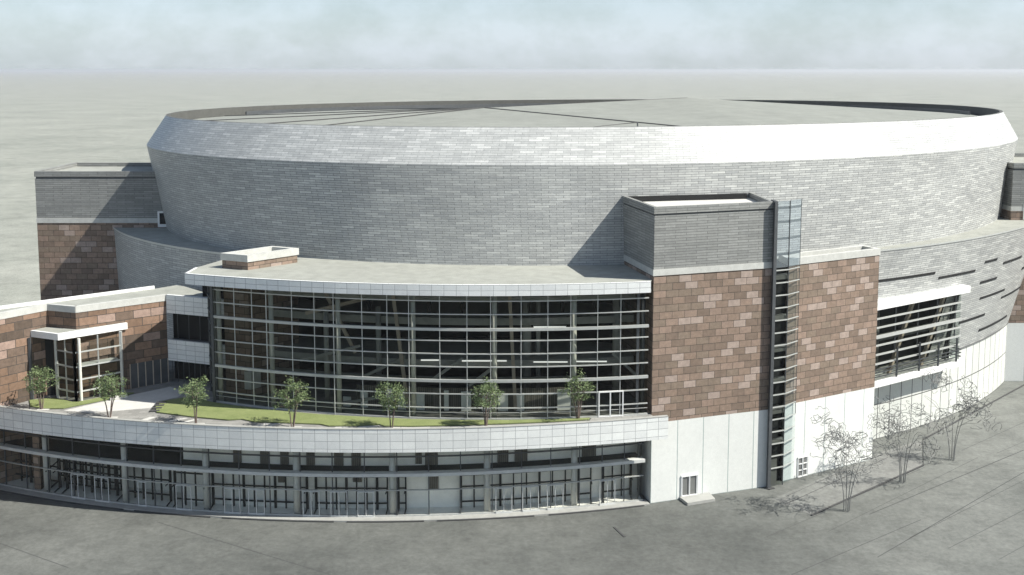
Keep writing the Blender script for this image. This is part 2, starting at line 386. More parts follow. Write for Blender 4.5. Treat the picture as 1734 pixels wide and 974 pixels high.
# faceted shallow roof
P1 = V((-4.4, 172.2, 42.0)); P2 = V((30.0, 188, 43.2)); KP = (27.0, 140.5)
rim = epts(15.6, 190.42, 56.75, 72.15, 48)[:-1]
def angof(p): return math.atan2(p[1]-190.42, p[0]-15.6)
mb = MB(); crease = []
ka = angof(KP)
rim_s = sorted(rim, key=lambda p: (angof(p)-ka) % (2*math.pi))   # ccw starting at the near-right crease
far = next(i for i, p in enumerate(rim_s) if (angof(p)-ka) % (2*math.pi) > R(160))
zr = 39.75
for i in range(len(rim_s)):
    a = rim_s[i]; b = rim_s[(i+1) % len(rim_s)]; apex = P2 if i < far else P1
    mb.face([(*a, zr), (*b, zr), apex])
mb.face([(*rim_s[0], zr), P2, P1]); mb.face([(*rim_s[far], zr), P1, P2])
roof = mb.build('drum_roof', M['bigroof'], drum)
for q in (rim_s[0], *[rim_s[i] for i in (far, far+6, far+10, far+13, far+16, far+18)]):
    d = V((*q, zr+.05)); MB().tube([d, P1+V((0, 0, .05))], .09, 4).build('roof_seam', M['seam'], drum)
MB().tube([P1, P2], .05, 4).build('roof_seam', M['seam'], drum)
q1 = lerp((*rim_s[0], zr), tuple(P1), .42)
for q in (rim_s[-2], rim_s[-4]):
    MB().tube([V((*q, zr+.05)), V(q1)+V((0, 0, .05))], .08, 4).build('roof_seam', M['seam'], drum)
# inner gutter step that reads as a second dark line behind the parapet
mb = MB(); Gi = (15.6, 190.42, 54.6, 70.0)
loft(mb, epts(*Gi), 39.7, epts(*Gi), 40.45, flip=True); loft(mb, epts(*Gi), 39.7, epts(*Gi), 40.45)
# (only behind: the far half)
gut = MB(); pts = epts(15.6, 190.42, 54.6, 70.0, 160)
farp = [p for p in pts[:-1] if p[1] > 196]; farp.sort(key=lambda p: angof(p))
gut.sweep(farp, .12, .12, 39.6, 40.5)
gut.build('roof_upstand', M['darkmetal'], drum)

# lower ring (cone flaring outwards)
rT = (16.82, 195.45, 65.64, 83.93); rL = (13.24, 192.3, 63.96, 78.71)
def rng(e, d0, d1, n): return epts(*e, n, R(d0), R(d1))
def ring_at(z, deg):
    f = (z-9.3)/(25.2-9.3); e = [rL[i]*(1-f)+rT[i]*f for i in range(4)]; t = R(deg)
    return V((e[0]+e[2]*math.cos(t)*C1-e[3]*math.sin(t)*S1, e[1]+e[2]*math.cos(t)*S1+e[3]*math.sin(t)*C1, z))
D0, D1 = 177.5, 486.0     # ring runs from right of the tower, round the back, to behind the left wing
DC = 191.5
def rmid(z): f = (z-9.3)/(25.2-9.3); return [rL[i]*(1-f)+rT[i]*f for i in range(4)]
m2 = MB(); loft(m2, rng(rmid(18.4), D0, DC, 14), 18.4, rng(rT, D0, DC, 14), 25.2)
mb = MB(); loft(mb, rng(rL, DC, D1, 200), 9.3, rng(rT, DC, D1, 200), 25.2)
ring = mb.build('lower_ring', M['shingle'], AR, smooth=True, merge=True)
m2.build('ring_wall_above_bay', M['shingle'], ring, smooth=True, merge=True)
mb = MB(); wb = rng((rL[0], rL[1], rL[2]-.1, rL[3]-.1), D0, D1, 200); u = 0
for k in range(len(wb)-1):
    d = math.dist(wb[k], wb[k+1]); mb.face([(*wb[k], 0), (*wb[k+1], 0), (*wb[k+1], 9.3), (*wb[k], 9.3)], [(u, 0), (u+d, 0), (u+d, 9.3), (u, 9.3)]); u += d
mb.build('base_wall', M['ringbase'], ring, smooth=True, merge=True)
mb = MB(); A = rng(rT, 163, D1, 200); B = rng((dB[0], dB[1], dB[2]-1, dB[3]-1), 163, D1, 200)
for k in range(200): mb.face([(*A[k], 25.2), (*A[k+1], 25.2), (*B[k+1], 25.2), (*B[k], 25.2)])
mb.build('ring_roof', M['roof'], ring)
mb = MB(); loft(mb, rng((rT[0], rT[1], rT[2]+.06, rT[3]+.06), D0, D1, 200), 25.05, rng((rT[0], rT[1], rT[2]+.06, rT[3]+.06), D0, D1, 200), 25.28)
mb.build('ring_edge', M['mull'], ring)
mb = MB(); loft(mb, rng((rL[0], rL[1], rL[2]+.10, rL[3]+.10), D0, D1, 200), 9.18, rng((rL[0], rL[1], rL[2]+.10, rL[3]+.10), D0, D1, 200), 9.36)
mb.build('ring_drip', M['slab'], ring)
for d0, z0_, d1 in ((180.4, 21.2, 188.2), (189.0, 20.4, 195.3), (196.8, 21.3, 199.5), (201.5, 20.4, 207.0), (209.2, 18.2, 214), (197.25, 18.4, 201.1),
                    (198.5, 16.0, 205.0), (204.8, 14.85, 213.2), (213, 12.8, 219), (195.5, 13.25, 201.3), (201.15, 11.0, 210.55), (214.1, 9.95, 218)):
    mb = MB(); n = 10; lo = [ring_at(z0_-.16, d0+(d1-d0)*k/n) for k in range(n+1)]; hi = [ring_at(z0_+.18, d0+(d1-d0)*k/n) for k in range(n+1)]
    c = V((rT[0], rT[1], 0))
    def outw(p, s=.06):
        d = (p-c); d.z = 0; return p+d.normalized()*s
    def inw(p): return outw(p, -.3)
    for k in range(n):
        mb.face([outw(lo[k]), outw(lo[k+1]), outw(hi[k+1]), outw(hi[k])]); mb.face([outw(hi[k]), outw(hi[k+1]), inw(hi[k+1]), inw(hi[k])]); mb.face([inw(lo[k]), inw(lo[k+1]), outw(lo[k+1]), outw(lo[k])])
    mb.face([outw(lo[0]), outw(hi[0]), inw(hi[0]), inw(lo[0])]); mb.face([outw(lo[-1]), inw(lo[-1]), inw(hi[-1]), outw(hi[-1])])
    mb.build('slit_window', M['dark'], ring)

# ---- rear blocks
def rear_block(x0, x1, y0, y1, ztop, zb, side):
    mb = MB(); mb.prism([(x0, y0), (x1, y0), (x1, y1), (x0, y1)], 0, 9.2, top=False)
    blk = mb.build('rear_block', M['white'], AR)
    MB().prism([(x0, y0), (x1, y0), (x1, y1), (x0, y1)], 9.2, zb-.7, top=False, bot=False).build('stone_cladding', M['brick'], blk)
    MB().prism([(x0-.06, y0-.06), (x1+.06, y0-.06), (x1+.06, y1), (x0-.06, y1)], zb-.7, zb).build('stone_band', M['band'], blk)
    MB().prism([(x0, y0), (x1, y0), (x1, y1), (x0, y1)], zb, ztop-1.05, bot=False).build('upper_cladding', M['greyclad'], blk)
    MB().prism([(x0+.1, y0+.1), (x1-.1, y0+.1), (x1-.1, y1-.1), (x0+.1, y1-.1)], ztop-1.05, ztop-.75).build('shadow_groove', M['darkmetal'], blk)
    c = MB()
    for (a, b) in (((x0, y0), (x1, y0)), ((x1, y0), (x1, y1)), ((x1, y1), (x0, y1)), ((x0, y1), (x0, y0))):
        c.sweep([a, b], .35, 0.08, ztop-.78, ztop)
    c.build('parapet', M['greyclad'], blk)
    MB().face([(x0+.3, y0+.3, ztop-.6), (x1-.3, y0+.3, ztop-.6), (x1-.3, y1-.3, ztop-.6), (x0+.3, y1-.3, ztop-.6)]).build('block_roof', M['roof'], blk)
    # roof access door
    if side < 0: dx = -50.6
    else: dx = 78.6
    f = MB(); f.box((dx, y0-.05, 25.3), 1.5, .16, 2.3).build('roof_door_frame', M['whitepaint'], blk)
    MB().box((dx, y0-.10, 25.75), .9, .14, 1.6).build('roof_door_leaf', M['dark'], blk)
    return blk
rear_block(-68.9, -44, 157, 172, 33.4, 26.6, -1)
rear_block(76, 116, 165, 185, 33.9, 27.3, 1)

# ---- stair tower: two faces with a glazed slot between them
TA = [(15.4, 117.0), (29.5, 121.95), (29.0, 131.6), (13.0, 127.9)]
TB = [(31.75, 123.6), (44.6, 130.9), (43.3, 133.4), (31.4, 126.7)]
SL = [(29.5, 122.6), (31.75, 124.3), (31.2, 131), (29.3, 131)]
mb = MB(); mb.prism(TA, 0, 9.2, top=False); tower = mb.build('stair_tower', M['white'], AR)
MB().prism(TA, 9.2, 25.7, top=False, bot=False).build('stone_cladding', M['brick'], tower)
def grow(P, d):
    P = ccw(P); c = (sum(p[0] for p in P)/len(P), sum(p[1] for p in P)/len(P)); out = []
    n = len(P)
    for i in range(n):
        a, b, e = P[i-1], P[i], P[(i+1) % n]
        t1 = V((b[0]-a[0], b[1]-a[1])).normalized(); t2 = V((e[0]-b[0], e[1]-b[1])).normalized()
        n1 = V((t1.y, -t1.x)); n2 = V((t2.y, -t2.x)); m_ = (n1+n2); k = d/max(.3, (m_.length_squared/2)); out.append((b[0]+m_.x*k, b[1]+m_.y*k))
    return out
MB().prism(grow(TA, .08), 25.7, 26.4).build('stone_band', M['band'], tower)
MB().prism(TA, 26.4, 32.3, top=False, bot=False).build('upper_cladding', M['greyclad'], tower)
MB().prism(grow(TA, -.1), 32.28, 32.55).build('shadow_groove', M['darkmetal'], tower)
def ringwall(P, th, ov, z0, z1):
    mb = MB(); O = grow(P, ov); I = grow(P, -th); n = len(O)
    for k in range(n):
        a, b, c, d = O[k], O[(k+1) % n], I[(k+1) % n], I[k]
        mb.face([(*a, z0), (*b, z0), (*b, z1), (*a, z1)]); mb.face([(*c, z0), (*d, z0), (*d, z1), (*c, z1)])
        mb.face([(*a, z1), (*b, z1), (*c, z1), (*d, z1)]); mb.face([(*d, z0), (*c, z0), (*b, z0), (*a, z0)])
    return mb
ringwall(TA, .35, .06, 32.5, 33.25).build('parapet', M['greyclad'], tower)
MB().face([(*p, 32.56) for p in grow(TA, -.3)]).build('tower_roof', M['palepave'], tower)
MB().sweep([(13.5, 127.15), (28.2, 130.45)], .06, .06, 32.58, 33.22).build('roof_dark_strip', M['dark'], tower)  # black strip set just inside the back parapet
MB().prism(TB, 0, 9.2, top=False).build('white_base', M['white'], tower)
MB().prism(TB, 9.2, 25.65, top=False, bot=False).build('stone_cladding', M['brick'], tower)
MB().face([(*p, 25.7) for p in ccw(TB)]).build('tower_roof', M['roof'], tower)
ringwall(TB, .45, .08, 25.65, 26.45).build('parapet', M['band'], tower)
MB().prism(SL, 0, 25.6).build('slot_core', M['dark'], tower)
# fin on the left of the slot, glass screens and landings
gA = (29.75, 121.75); gC = (31.45, 122.55); gB = (33.15, 124.15)
fin = MB().prism([(29.42, 121.2), (29.8, 121.35), (29.75, 123.2), (29.4, 123.1)], 0, 33.35).build('side_fin', M['darkmetal'], tower)
for z0_, z1_, m_ in ((.15, 25.7, 'glassbay'), (25.7, 33.3, 'glassb')):
    MB().face([(*gA, z0_), (*gC, z0_), (*gC, z1_), (*gA, z1_)]).build('slot_glass', M['glass' if z0_ < 1 else m_], tower)
    MB().face([(*gC, z0_), (*gB, z0_), (*gB, z1_), (*gC, z1_)]).build('slot_glass', M[m_], tower)
MB().bar((*gC, 0), (*gC, 33.3), .10, .10).build('slot_post', M['mulld'], tower)
MB().bar((*gB, 8), (*gB, 33.3), .06, .06).build('slot_post', M['mulld'], tower)
z = 2.2
while z < 25.5:
    MB().bar((*gA, z), (*gC, z), .14, .13).build('glazing_bar', M['mull'], tower)
    e = lerp(gC, gB, 1.0); MB().bar((*gC, z), (*e, z), .10, .09).build('glazing_bar', M['mull'], tower)
    z += 1.45
for z in (4.9, 8.6, 12.2, 15.9, 19.6, 24.3):
    MB().prism([(29.8, 121.9), (31.4, 122.7), (31.7, 124.1), (29.8, 122.6)], z, z+.45).build('stair_landing', M['slab'], tower)
for z in (27.2, 29.0, 30.9, 32.5):
    MB().bar((gA[0], gA[1]+.15, z), (gC[0], gC[1]+.15, z), .10, .28).build('glazing_bar', M['slab'], tower)
    MB().bar((gC[0], gC[1]+.15, z), (gB[0], gB[1]+.1, z), .10, .28).build('glazing_bar', M['slab'], tower)
MB().prism([(29.9, 121.95), (30.7, 122.35), (30.6, 122.6), (29.9, 122.2)], 0.05, 3.2).build('slot_door_panel', M['slab'], tower)

# service doors of the tower
tA = (V((*TA[1], 0))-V((*TA[0], 0))).normalized(); nA = V((tA.y, -tA.x, 0)); angA = math.atan2(tA.y, tA.x)
tB = (V((*TB[1], 0))-V((*TB[0], 0))).normalized(); nB = V((tB.y, -tB.x, 0)); angB = math.atan2(tB.y, tB.x)
def tower_door(p0, t, nrm, w_, h_, nx, ny, z=.12):
    c = p0+nrm*.06
    a = math.atan2(t.y, t.x)
    f = MB()
    pts = lambda s: (c+t*s)
    fr = .16
    # frame from bars
    f.bar(pts(-w_/2)+V((0, 0, z)), pts(-w_/2)+V((0, 0, z+h_)), .2, fr); f.bar(pts(w_/2)+V((0, 0, z)), pts(w_/2)+V((0, 0, z+h_)), .2, fr)
    f.bar(pts(-w_/2-.08)+V((0, 0, z+h_+.05)), pts(w_/2+.08)+V((0, 0, z+h_+.05)), .2, fr); f.bar(pts(-w_/2)+V((0, 0, z)), pts(w_/2)+V((0, 0, z)), .2, .12)
    for k in range(1, nx):
        x = -w_/2+w_*k/nx; f.bar(pts(x)+V((0, 0, z)), pts(x)+V((0, 0, z+h_)), .16, .20 if nx == 2 else .1)
    for k in range(1, ny):
        f.bar(pts(-w_/2)+V((0, 0, z+h_*k/ny)), pts(w_/2)+V((0, 0, z+h_*k/ny)), .14, .1)
    d = f.build('service_door', M['whitepaint'], tower)
    g_ = MB(); c2 = p0+nrm*.03
    g_.face([c2+t*(-w_/2)+V((0, 0, z)), c2+t*(w_/2)+V((0, 0, z)), c2+t*(w_/2)+V((0, 0, z+h_)), c2+t*(-w_/2)+V((0, 0, z+h_))])
    g_.build('door_panel', M['slab'], tower)
tower_door(V((19.95, 118.6, 0)), tA, nA, 1.95, 2.25, 2, 1, .35)
tower_door(V((34.4, 125.12, 0)), tB, nB, 1.5, 2.3, 2, 3, .1)

# ---- atrium
aC, aR = (-2.22, 195.75), 80.53
glp = arc(aC, aR, -33.9, 14.9, 48)
zT, zG = 10.2, 24.1
atrium_len = math.dist(glp[0], glp[1])*48
def at_arc(path, s):
    for a, b in zip(path, path[1:]):
        d = math.dist(a, b)
        if s <= d: return lerp(a, b, s/d)
        s -= d
    return path[-1]
cw = MB(); cw.sweep(glp, .15, .15, zT, zT+.18); curtain = cw.build('atrium_curtain_wall', M['mull'], AR)
MB().wall(glp, zT+.18, zG).build('atrium_glass', M['glass'], curtain)
for z in (11.5, 13.05, 14.52, 16.06, 17.5, 18.95, 20.2, 21.85, 23.3):
    thick = z in (14.52, 20.2)
    MB().sweep(glp, .08, .22 if thick else .12, z-(.15 if thick else .055), z+(.15 if thick else .055)).build('transom', M['mull'], curtain)
MB().sweep(glp, .02, .06, 10.95, 11.0).build('rail', M['mull'], curtain)
# return of the curtain wall on the left, going back beside the entrance wing
ret = [(-33.9, 121.75), (-35.6, 126.0)]
ret = ret[::-1]
MB().wall(ret, zT, zG).build('return_glass', M['glass'], curtain)
for z in (11.5, 13.05, 14.52, 16.06, 17.5, 18.95, 20.2, 21.85, 23.3):
    MB().sweep(ret, .08, .18, z-.06, z+.06).build('return_transom', M['mulld'], curtain)
for q in (0, .5): MB().bar((*lerp(ret[0], ret[1], q), zT), (*lerp(ret[0], ret[1], q), zG), .2, .2).build('mullion', M['mulld'], curtain)
# mullions and round columns (three glazing bays to a column)
cols = []
s = .35; bay = 2.87; k = 0
import_x = [(-33.4), (-26.9), (-19.1), (-10.75), (-1.9), (6.75), (14.35)]
def arc_pt(x, c=aC, r=aR): return (x, c[1]-math.sqrt(r*r-(x-c[0])**2))
mx = []
for a, b in zip(import_x, import_x[1:]):
    nb = 3 if b-a > 7 else (2 if b-a > 6 else 2)
    if a == import_x[0]: nb = 3
    for q in range(1, nb): mx.append(a+(b-a)*q/nb)
for x in mx: 
    p = arc_pt(x); MB().bar((p[0], p[1]-.02, zT), (p[0], p[1]-.02, zG), .08, .16).build('mullion', M['mull'], curtain)
for i, x in enumerate(import_x):
    p = arc_pt(x); r_ = .27
    c = MB().tube([(p[0], p[1]+.62, zT), (p[0], p[1]+.62, zG)], r_, 16).build('column', M['column'] if i < 6 else M['mulld'], AR, smooth=True)
    if i in (0, 6): 
        MB().bar((p[0]-.6, p[1], zT), (p[0]-.6, p[1], zG), .3, .3).build('mullion', M['mulld'], curtain)
    else:
        MB().bar((p[0]-.4, p[1], zT), (p[0]-.4, p[1], zG), .08, .2).build('mullion', M['mull'], curtain)
# white framed terrace door
pd0, pd1 = arc_pt(9.5), arc_pt(12.15); pm = arc_pt(10.75)
dr = MB()
for p in (pd0, pm, pd1): dr.bar((p[0], p[1]-.12, zT), (p[0], p[1]-.12, zT+2.85), .14, .14)
for zz in (zT+.1, zT+2.85): dr.bar((pd0[0], pd0[1]-.12, zz), (pd1[0], pd1[1]-.12, zz), .14, .14)
dr.build('terrace_door_frame', M['whitepaint'], curtain)

# atrium roof with tiled fascia
fC, fR = (-3.07, 203.34), 89.05
fp = arc(fC, fR, -36.75, 15.0, 60)
back = [(15.25, 117.3), (13.35, 127.5), (13.3, 134), (-8, 136), (-27, 137.5), (-34.5, 131), (-36.6, 124.6)]
mb = MB(); mb.face([(*p, 25.22) for p in fp+back]); mb.face([(*p, 24.1) for p in (fp+back)[::-1]])
aroof = mb.build('atrium_roof', M['roof'], AR)
fa = MB(); fa.sweep(fp, .25, 0.03, 24.05, 25.27); fa.sweep([(-36.6, 124.6), fp[0]], .25, .03, 24.05, 25.27); fa.build('fascia', M['fascia'], aroof)
# plant box on the roof and the stone core below it
KB = [(-30.2, 123.1), (-25.5, 128.1), (-28.8, 129.6), (-33.5, 124.6)]
MB().prism(KB, 25.22, 26.15, top=False, bot=False).build('plant_box_wall', M['brick'], aroof)
ringwall(KB, .45, .12, 26.15, 26.95).build('plant_box_parapet', M['band'], aroof)
MB().face([(*p, 26.3) for p in KB]).build('plant_box_roof', M['roof'], aroof)
core = MB().prism(grow(KB, -.02), 10.25, 24.05).build('stone_core', M['brick'], AR)
MB().prism([(-30.9, 122.95), (-30.1, 122.7), (-29.2, 123.8), (-30.1, 124.2)], 11.3, 13.4).build('lit_patch', M['palepave'], core)  # pale block stands in for a patch of light on the core

# interior of the atrium
bk = [(-37.5, 130.2), (-30, 131.5), (-20, 131.5), (-8, 130.5), (4, 130), (13.3, 128)]
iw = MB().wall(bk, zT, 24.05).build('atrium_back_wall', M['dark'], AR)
MB().bar((-34.6, 124.4, zT), (-34.6, 124.4, 24.0), .45, .45).build('corner_post', M['mezz'], iw)
def mezz(z0_, z1_, off, mat='mezz'):
    p = arc(aC, aR-off, -28.5, 13.9, 30)
    pol = p+[(13.3, 128.5), (4, 130.2), (-8, 130.6), (-20, 131.5), (-28.5, 130.5)]
    mb = MB(); mb.prism(pol, z0_, z1_); return mb.build('mezzanine', M[mat], iw)
mezz(19.35, 20.15, 5.5); mezz(14.7, 15.45, 5.0)
mezz(22.4, 22.9, 4.0)
for k, x in enumerate((-16, -9.2, -5.5, -1.8, 1.9, 5.6, 9.3, 12.4)):
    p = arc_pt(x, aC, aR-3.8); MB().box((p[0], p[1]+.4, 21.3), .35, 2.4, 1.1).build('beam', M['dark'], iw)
for a, b in (((-21.5, 121.5, 23.8), (-17.8, 121.5, 16)), ((-13.3, 119.3, 24), (-11.6, 118.6, 10.4)), ((-.3, 118.3, 24), (.4, 118.0, 10.4)), ((-23.2, 120.5, 20.8), (-16.5, 121.5, 22.3))):
    MB().bar(a, b, .38, .38).build('sloping_column', M['brace'], iw)
for a, b in (((-24, 121.2, 15.2), (-17, 120, 17.2)), ((-17, 119.5, 13.6), (-12, 119.8, 16.0)), ((-9, 119, 13.5), (-5.5, 119.2, 16.0)), ((-4.8, 118.6, 13.0), (-1.6, 118.6, 15.4)), ((11.2, 119, 16.6), (14.2, 119, 13.8)), ((-20, 119, 10.7), (-14.6, 117.9, 11.9))):
    MB().bar(a, b, .3, .3).build('brace', M['mezz'], iw)
for x in (1.7, 3.0, 12.0): MB().tube([(x, 122.4, zT), (x, 122.4, 24)], .5 if x != 3 else .25, 12).build('inner_column', M['mezz'], iw, smooth=True)
for x in (-15.1, -21): MB().tube([(x, 121, zT), (x, 121, 21.5)], .3, 12).build('inner_column', M['mezz'], iw, smooth=True)
# lobby partition at terrace level: timber slats with pale panels
lp = arc(aC, aR-3.2, -17.5, 8.3, 40)
MB().sweep(lp, .1, .1, zT, 12.75).build('slatted_partition', M['woodfin'], iw)
for x, wd, h in ((-18.6, .9, 1.1), (-16.6, .8, 1.9), (-13.6, 1.0, 2.3), (-12.3, .9, 2.3), (-10.2, .9, 2.0), (-7.3, .5, 2.3), (-5.1, 1.1, 2.2), (-2.9, .9, 2.2), (-1.0, 1.1, 2.0), (.9, .9, 2.0), (5.8, 1.5, 2.35)):
    p = arc_pt(x, aC, aR-3.0); MB().box((p[0], p[1]-.12, zT+.05), wd, .16, h, (x-aC[0])/aR).build('pale_panel', M['lobby'], iw)
MB().sweep(arc(aC, aR-3.6, -28, 8.4, 40), .1, .1, 13.2, 13.9).build('partition_head', M['slab'], iw)

# ---- terrace slab, parapet and glazed ground floor
pC, pR = (-15.0, 231.0), 120.0
pp = arc(pC, pR, -92, 17.0, 110)
pk = MB(); pk.sweep(pp, .4, 0, 8.0, 10.5)
par = pk.build('terrace_parapet', M['tile'], AR)
MB().sweep(pp, .46, .03, 10.5, 10.56).build('parapet_coping', M['kerb'], par)
qC, qR = (-16.0, 220.3), 108.35
gg = arc(qC, qR-1.15, -80, 14.6, 90)
pin = offset(pp, -.4)
tp = pin[:-1]+[(15.2, 117.3), (13.35, 127), (10, 134), (-92, 150)]
MB().face([(*p, zT) for p in tp]).build('terrace_deck', M['paving'], AR)
MB().face([(*p, 8.02) for p in tp[::-1]]).build('terrace_soffit', M['soffit'], AR)
pl = MB(); pl.sweep(arc(qC, qR, -82, 15.3, 90), 1.3, 0, 0, .16); pl.build('plinth', M['kerb'], AR)
for x0_, x1_ in ((-80, -42.6), (-41.3, -32.5), (-31.2, -19.0), (-17.6, -9.4), (-8.0, 2.4), (4.0, 14.6)):   # dark kerb face, broken where the kerb drops
    MB().sweep(arc(qC, qR, x0_, x1_, 24), -.01, .16, .006, .12).build('plinth_kerb', M['kerbd'], AR)
gcw = MB().sweep(gg, .12, .12, .16, .30).build('entrance_curtain_wall', M['mull'], AR)
MB().wall(gg, .30, 8.0).build('entrance_glass', M['glassg'], gcw)
MB().sweep(gg, .25, .60, 4.75, 5.1).build('canopy_ledge', M['ledge'], gcw)
MB().sweep(gg, .08, .14, 6.72, 6.84).build('transom', M['mulld'], gcw)
MB().sweep(gg, .08, .14, 3.02, 3.10).build('transom', M['mull'], gcw)
def garc(x, off=1.15): return (x, qC[1]-math.sqrt((qR-off)**2-(x-qC[0])**2))
xs = []
s = 0; tot = sum(math.dist(a, b) for a, b in zip(gg, gg[1:]))
gcols = [-70.5, -62, -53.1, -43.0, -33.4, -23.3, -12.9, -2.7, 6.85]
for a, b in zip(gcols, gcols[1:]+[14.4]):
    nb = 3 if b-a > 7.8 else 3
    for q in range(0, nb): xs.append(a+.55+(b-a)*q/nb)
for x in xs:
    p = garc(x); ang = math.atan2(x-qC[0], qC[1]-p[1])
    t = (math.cos(ang), math.sin(ang))
    MB().bar((p[0], p[1], .3), (p[0], p[1], 8.0), .10, .20).build('mullion', M['mulld'], gcw)
for x in gcols:
    p = garc(x, 1.75); MB().tube([(p[0], p[1], 0), (p[0], p[1], 8.0)], .36, 16).build('column', M['ledge'], AR, smooth=True)
# entrance doors: white framed pairs
def door_pair(x, w_=1.75, single=False):
    p = V((*garc(x), 0)); a = math.atan2(x-qC[0], qC[1]-p.y); t = V((math.cos(a), math.sin(a), 0)); nn = V((t.y, -t.x, 0))
    c = p+nn*.16; f = MB(); hs = [-w_/2, 0, w_/2] if not single else [-w_/2, w_/2]
    for h in hs: f.bar(c+t*h+V((0, 0, .16)), c+t*h+V((0, 0, 2.95)), .08, .07)
    f.bar(c-t*w_/2+V((0, 0, .24)), c+t*w_/2+V((0, 0, .24)), .12, .2); f.bar(c-t*w_/2+V((0, 0, 2.95)), c+t*w_/2+V((0, 0, 2.95)), .12, .07)
    d = f.build('entrance_door', M['ledge'], AR)
    MB().bar(c+t*.14+nn*.1+V((0, 0, .9)), c+t*.14+nn*.1+V((0, 0, 1.9)), .04, .04).build('door_handle', M['mulld'], d)
for x in (-48.6, -45.6, -35.8, -30.3, -27.6, -21.6, -18.6, -15.7, -.9, 2.0, 4.7, 10.5): door_pair(x)
door_pair(-40.7, .9, True)
# ground-floor interior
gi = arc(qC, qR-3.35, -36.5, 14.2, 60)
lw = MB().wall(gi, 0, 8.0).build('lobby_wall', M['lobby'], AR)
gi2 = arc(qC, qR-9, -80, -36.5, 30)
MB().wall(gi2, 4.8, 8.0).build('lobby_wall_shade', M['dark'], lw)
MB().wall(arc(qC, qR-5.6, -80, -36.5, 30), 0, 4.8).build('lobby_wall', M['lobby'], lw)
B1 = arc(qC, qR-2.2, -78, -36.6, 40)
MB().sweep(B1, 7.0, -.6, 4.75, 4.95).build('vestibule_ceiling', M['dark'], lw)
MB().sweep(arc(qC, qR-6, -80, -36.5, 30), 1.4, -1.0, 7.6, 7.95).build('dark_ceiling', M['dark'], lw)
MB().wall([gi2[-1], gi[0]], 0, 8.0).build('lobby_wall_return', M['lobby'], lw)
fl = MB(); A = arc(qC, qR-1.2, -80, 14.5, 80); B = arc(qC, qR-10, -80, 14.0, 80)
for k in range(80): fl.face([(*A[k], .17), (*A[k+1], .17), (*B[k+1], .17), (*B[k], .17)])
fl.build('lobby_floor', M['floor'], lw)
# dark vestibule lids just behind the ledge
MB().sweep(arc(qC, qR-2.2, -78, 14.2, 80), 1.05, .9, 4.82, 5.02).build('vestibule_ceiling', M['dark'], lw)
# brown stone fragments seen high on the lobby wall
for x, wd, z0_, z1_ in ((-30.2, .9, 5.05, 8), (-27.1, 1.0, 5.05, 8), (-24.9, .9, 5.05, 8), (-22.0, .9, 5.05, 8), (-18.9, 1.0, 5.05, 8), (-17.0, 1.0, 5.05, 8), (-10.2, .7, 5.2, 7.2), (-8.8, 1.4, 5.05, 8), (-1.0, 1.2, 5.05, 8),
                        (1.0, 1.4, 5.05, 8), (8.6, 1.6, 5.05, 8), (-8.6, 1.1, 2.2, 4.6), (-16.9, 1.0, 3.2, 4.6), (-25.3, .7, 3, 4.6)):
    p = garc(x, 3.3); a = (x-qC[0])/qR; MB().box((p[0], p[1]-.06, z0_), wd, .2, z1_-z0_, a).build('wall_pier', M['woodfin'], lw)
# dark inner door frames of the vestibules
def inner_frame(x0, x1, n, off=2.9):
    mb = MB(); P = [garc(x0+(x1-x0)*k/n, off) for k in range(n+1)]
    for i_, p in enumerate(P): mb.bar((p[0], p[1], .2), (p[0], p[1], 4.7), .26 if i_ % 3 == 0 else .15, .2)
    for zz in (.9, 2.6, 3.9):
        for a, b in zip(P, P[1:]): mb.bar((*a, zz), (*b, zz), .12, .15)
    for q in (P[0], P[-1]):
        e = garc(q[0], 1.3); mb.bar((*q, .25), (*e, .25), .1, .12); mb.bar((*q, 2.6), (*e, 2.6), .1, .1); mb.bar((*q, 4.6), (*e, 4.6), .1, .1)
    mb.build('vestibule_frame', M['dark'], lw)
inner_frame(-33, -22.4, 9); inner_frame(-21.4, -13.6, 7); inner_frame(-5.6, 8.8, 10); inner_frame(-51, -38, 12); inner_frame(-60, -52, 6); inner_frame(-53, -44, 12, 4.6); inner_frame(-12.4, -11.6, 1); inner_frame(-37.2, -33.6, 3, 2.2); inner_frame(10.2, 13.4, 3)
MB().prism([garc(-54.8, 1.6), garc(-53.9, 1.6), garc(-53.9, 2.7), garc(-54.8, 2.7)], .2, 7.9).build('stone_pier', M['brick'], lw)
MB().wall([garc(14.0, 1.3), (15.0, 121)], 0, 8.0).build('lobby_end_wall', M['slab'], lw)

# ---- brown stone entrance wing on the left of the terrace
zW = 21.0
WP = [(-75.5, 98), (-57.2, 119.7), (-53.9, 124.4), (-50.1, 123.1), (-41.8, 129.7), (-36.5, 127.7), (-36.0, 131.5), (-43.9, 135.8), (-45.6, 135.9), (-59.1, 124.1), (-80, 104)]
A_, Bn, Bc, Cc, Dc = (-57.2, 119.7), (-53.9, 124.4), (-50.1, 123.1), (-41.8, 129.7), (-36.5, 127.7)
A0 = (-57.2-3.3*3, 119.7-4.7*3)
roofp = [A0, A_, Bn, Bc, Cc, Dc, (-35.9, 130.5), (-42.6, 137.6), (-44.9, 135.0), (-58.8, 122.9+.2), (-58.8-3.3*3, 123.1-4.7*3)]
wg = MB(); wg.wall([A0, Bn, Bc, Cc], zT, zW-.75)
wing = wg.build('entrance_wing', M['wingstone'], AR)
MB().wall([(-44.9, 135.0), (-58.8, 123.1), (-58.8-9.9, 123.1-14.1)], 0, zW-.75).build('rear_wall', M['brick'], wing)
MB().face([(*p, zW-.35) for p in ccw(roofp)]).build('wing_roof', M['roof'], wing)
fr_ = MB()
for a, b in ((A0, Bn), (Bn, Bc), (Bc, Cc)): fr_.sweep([a, b], .35, .06, zW-.75, zW)
fr_.build('wing_fascia', M['band'], wing)
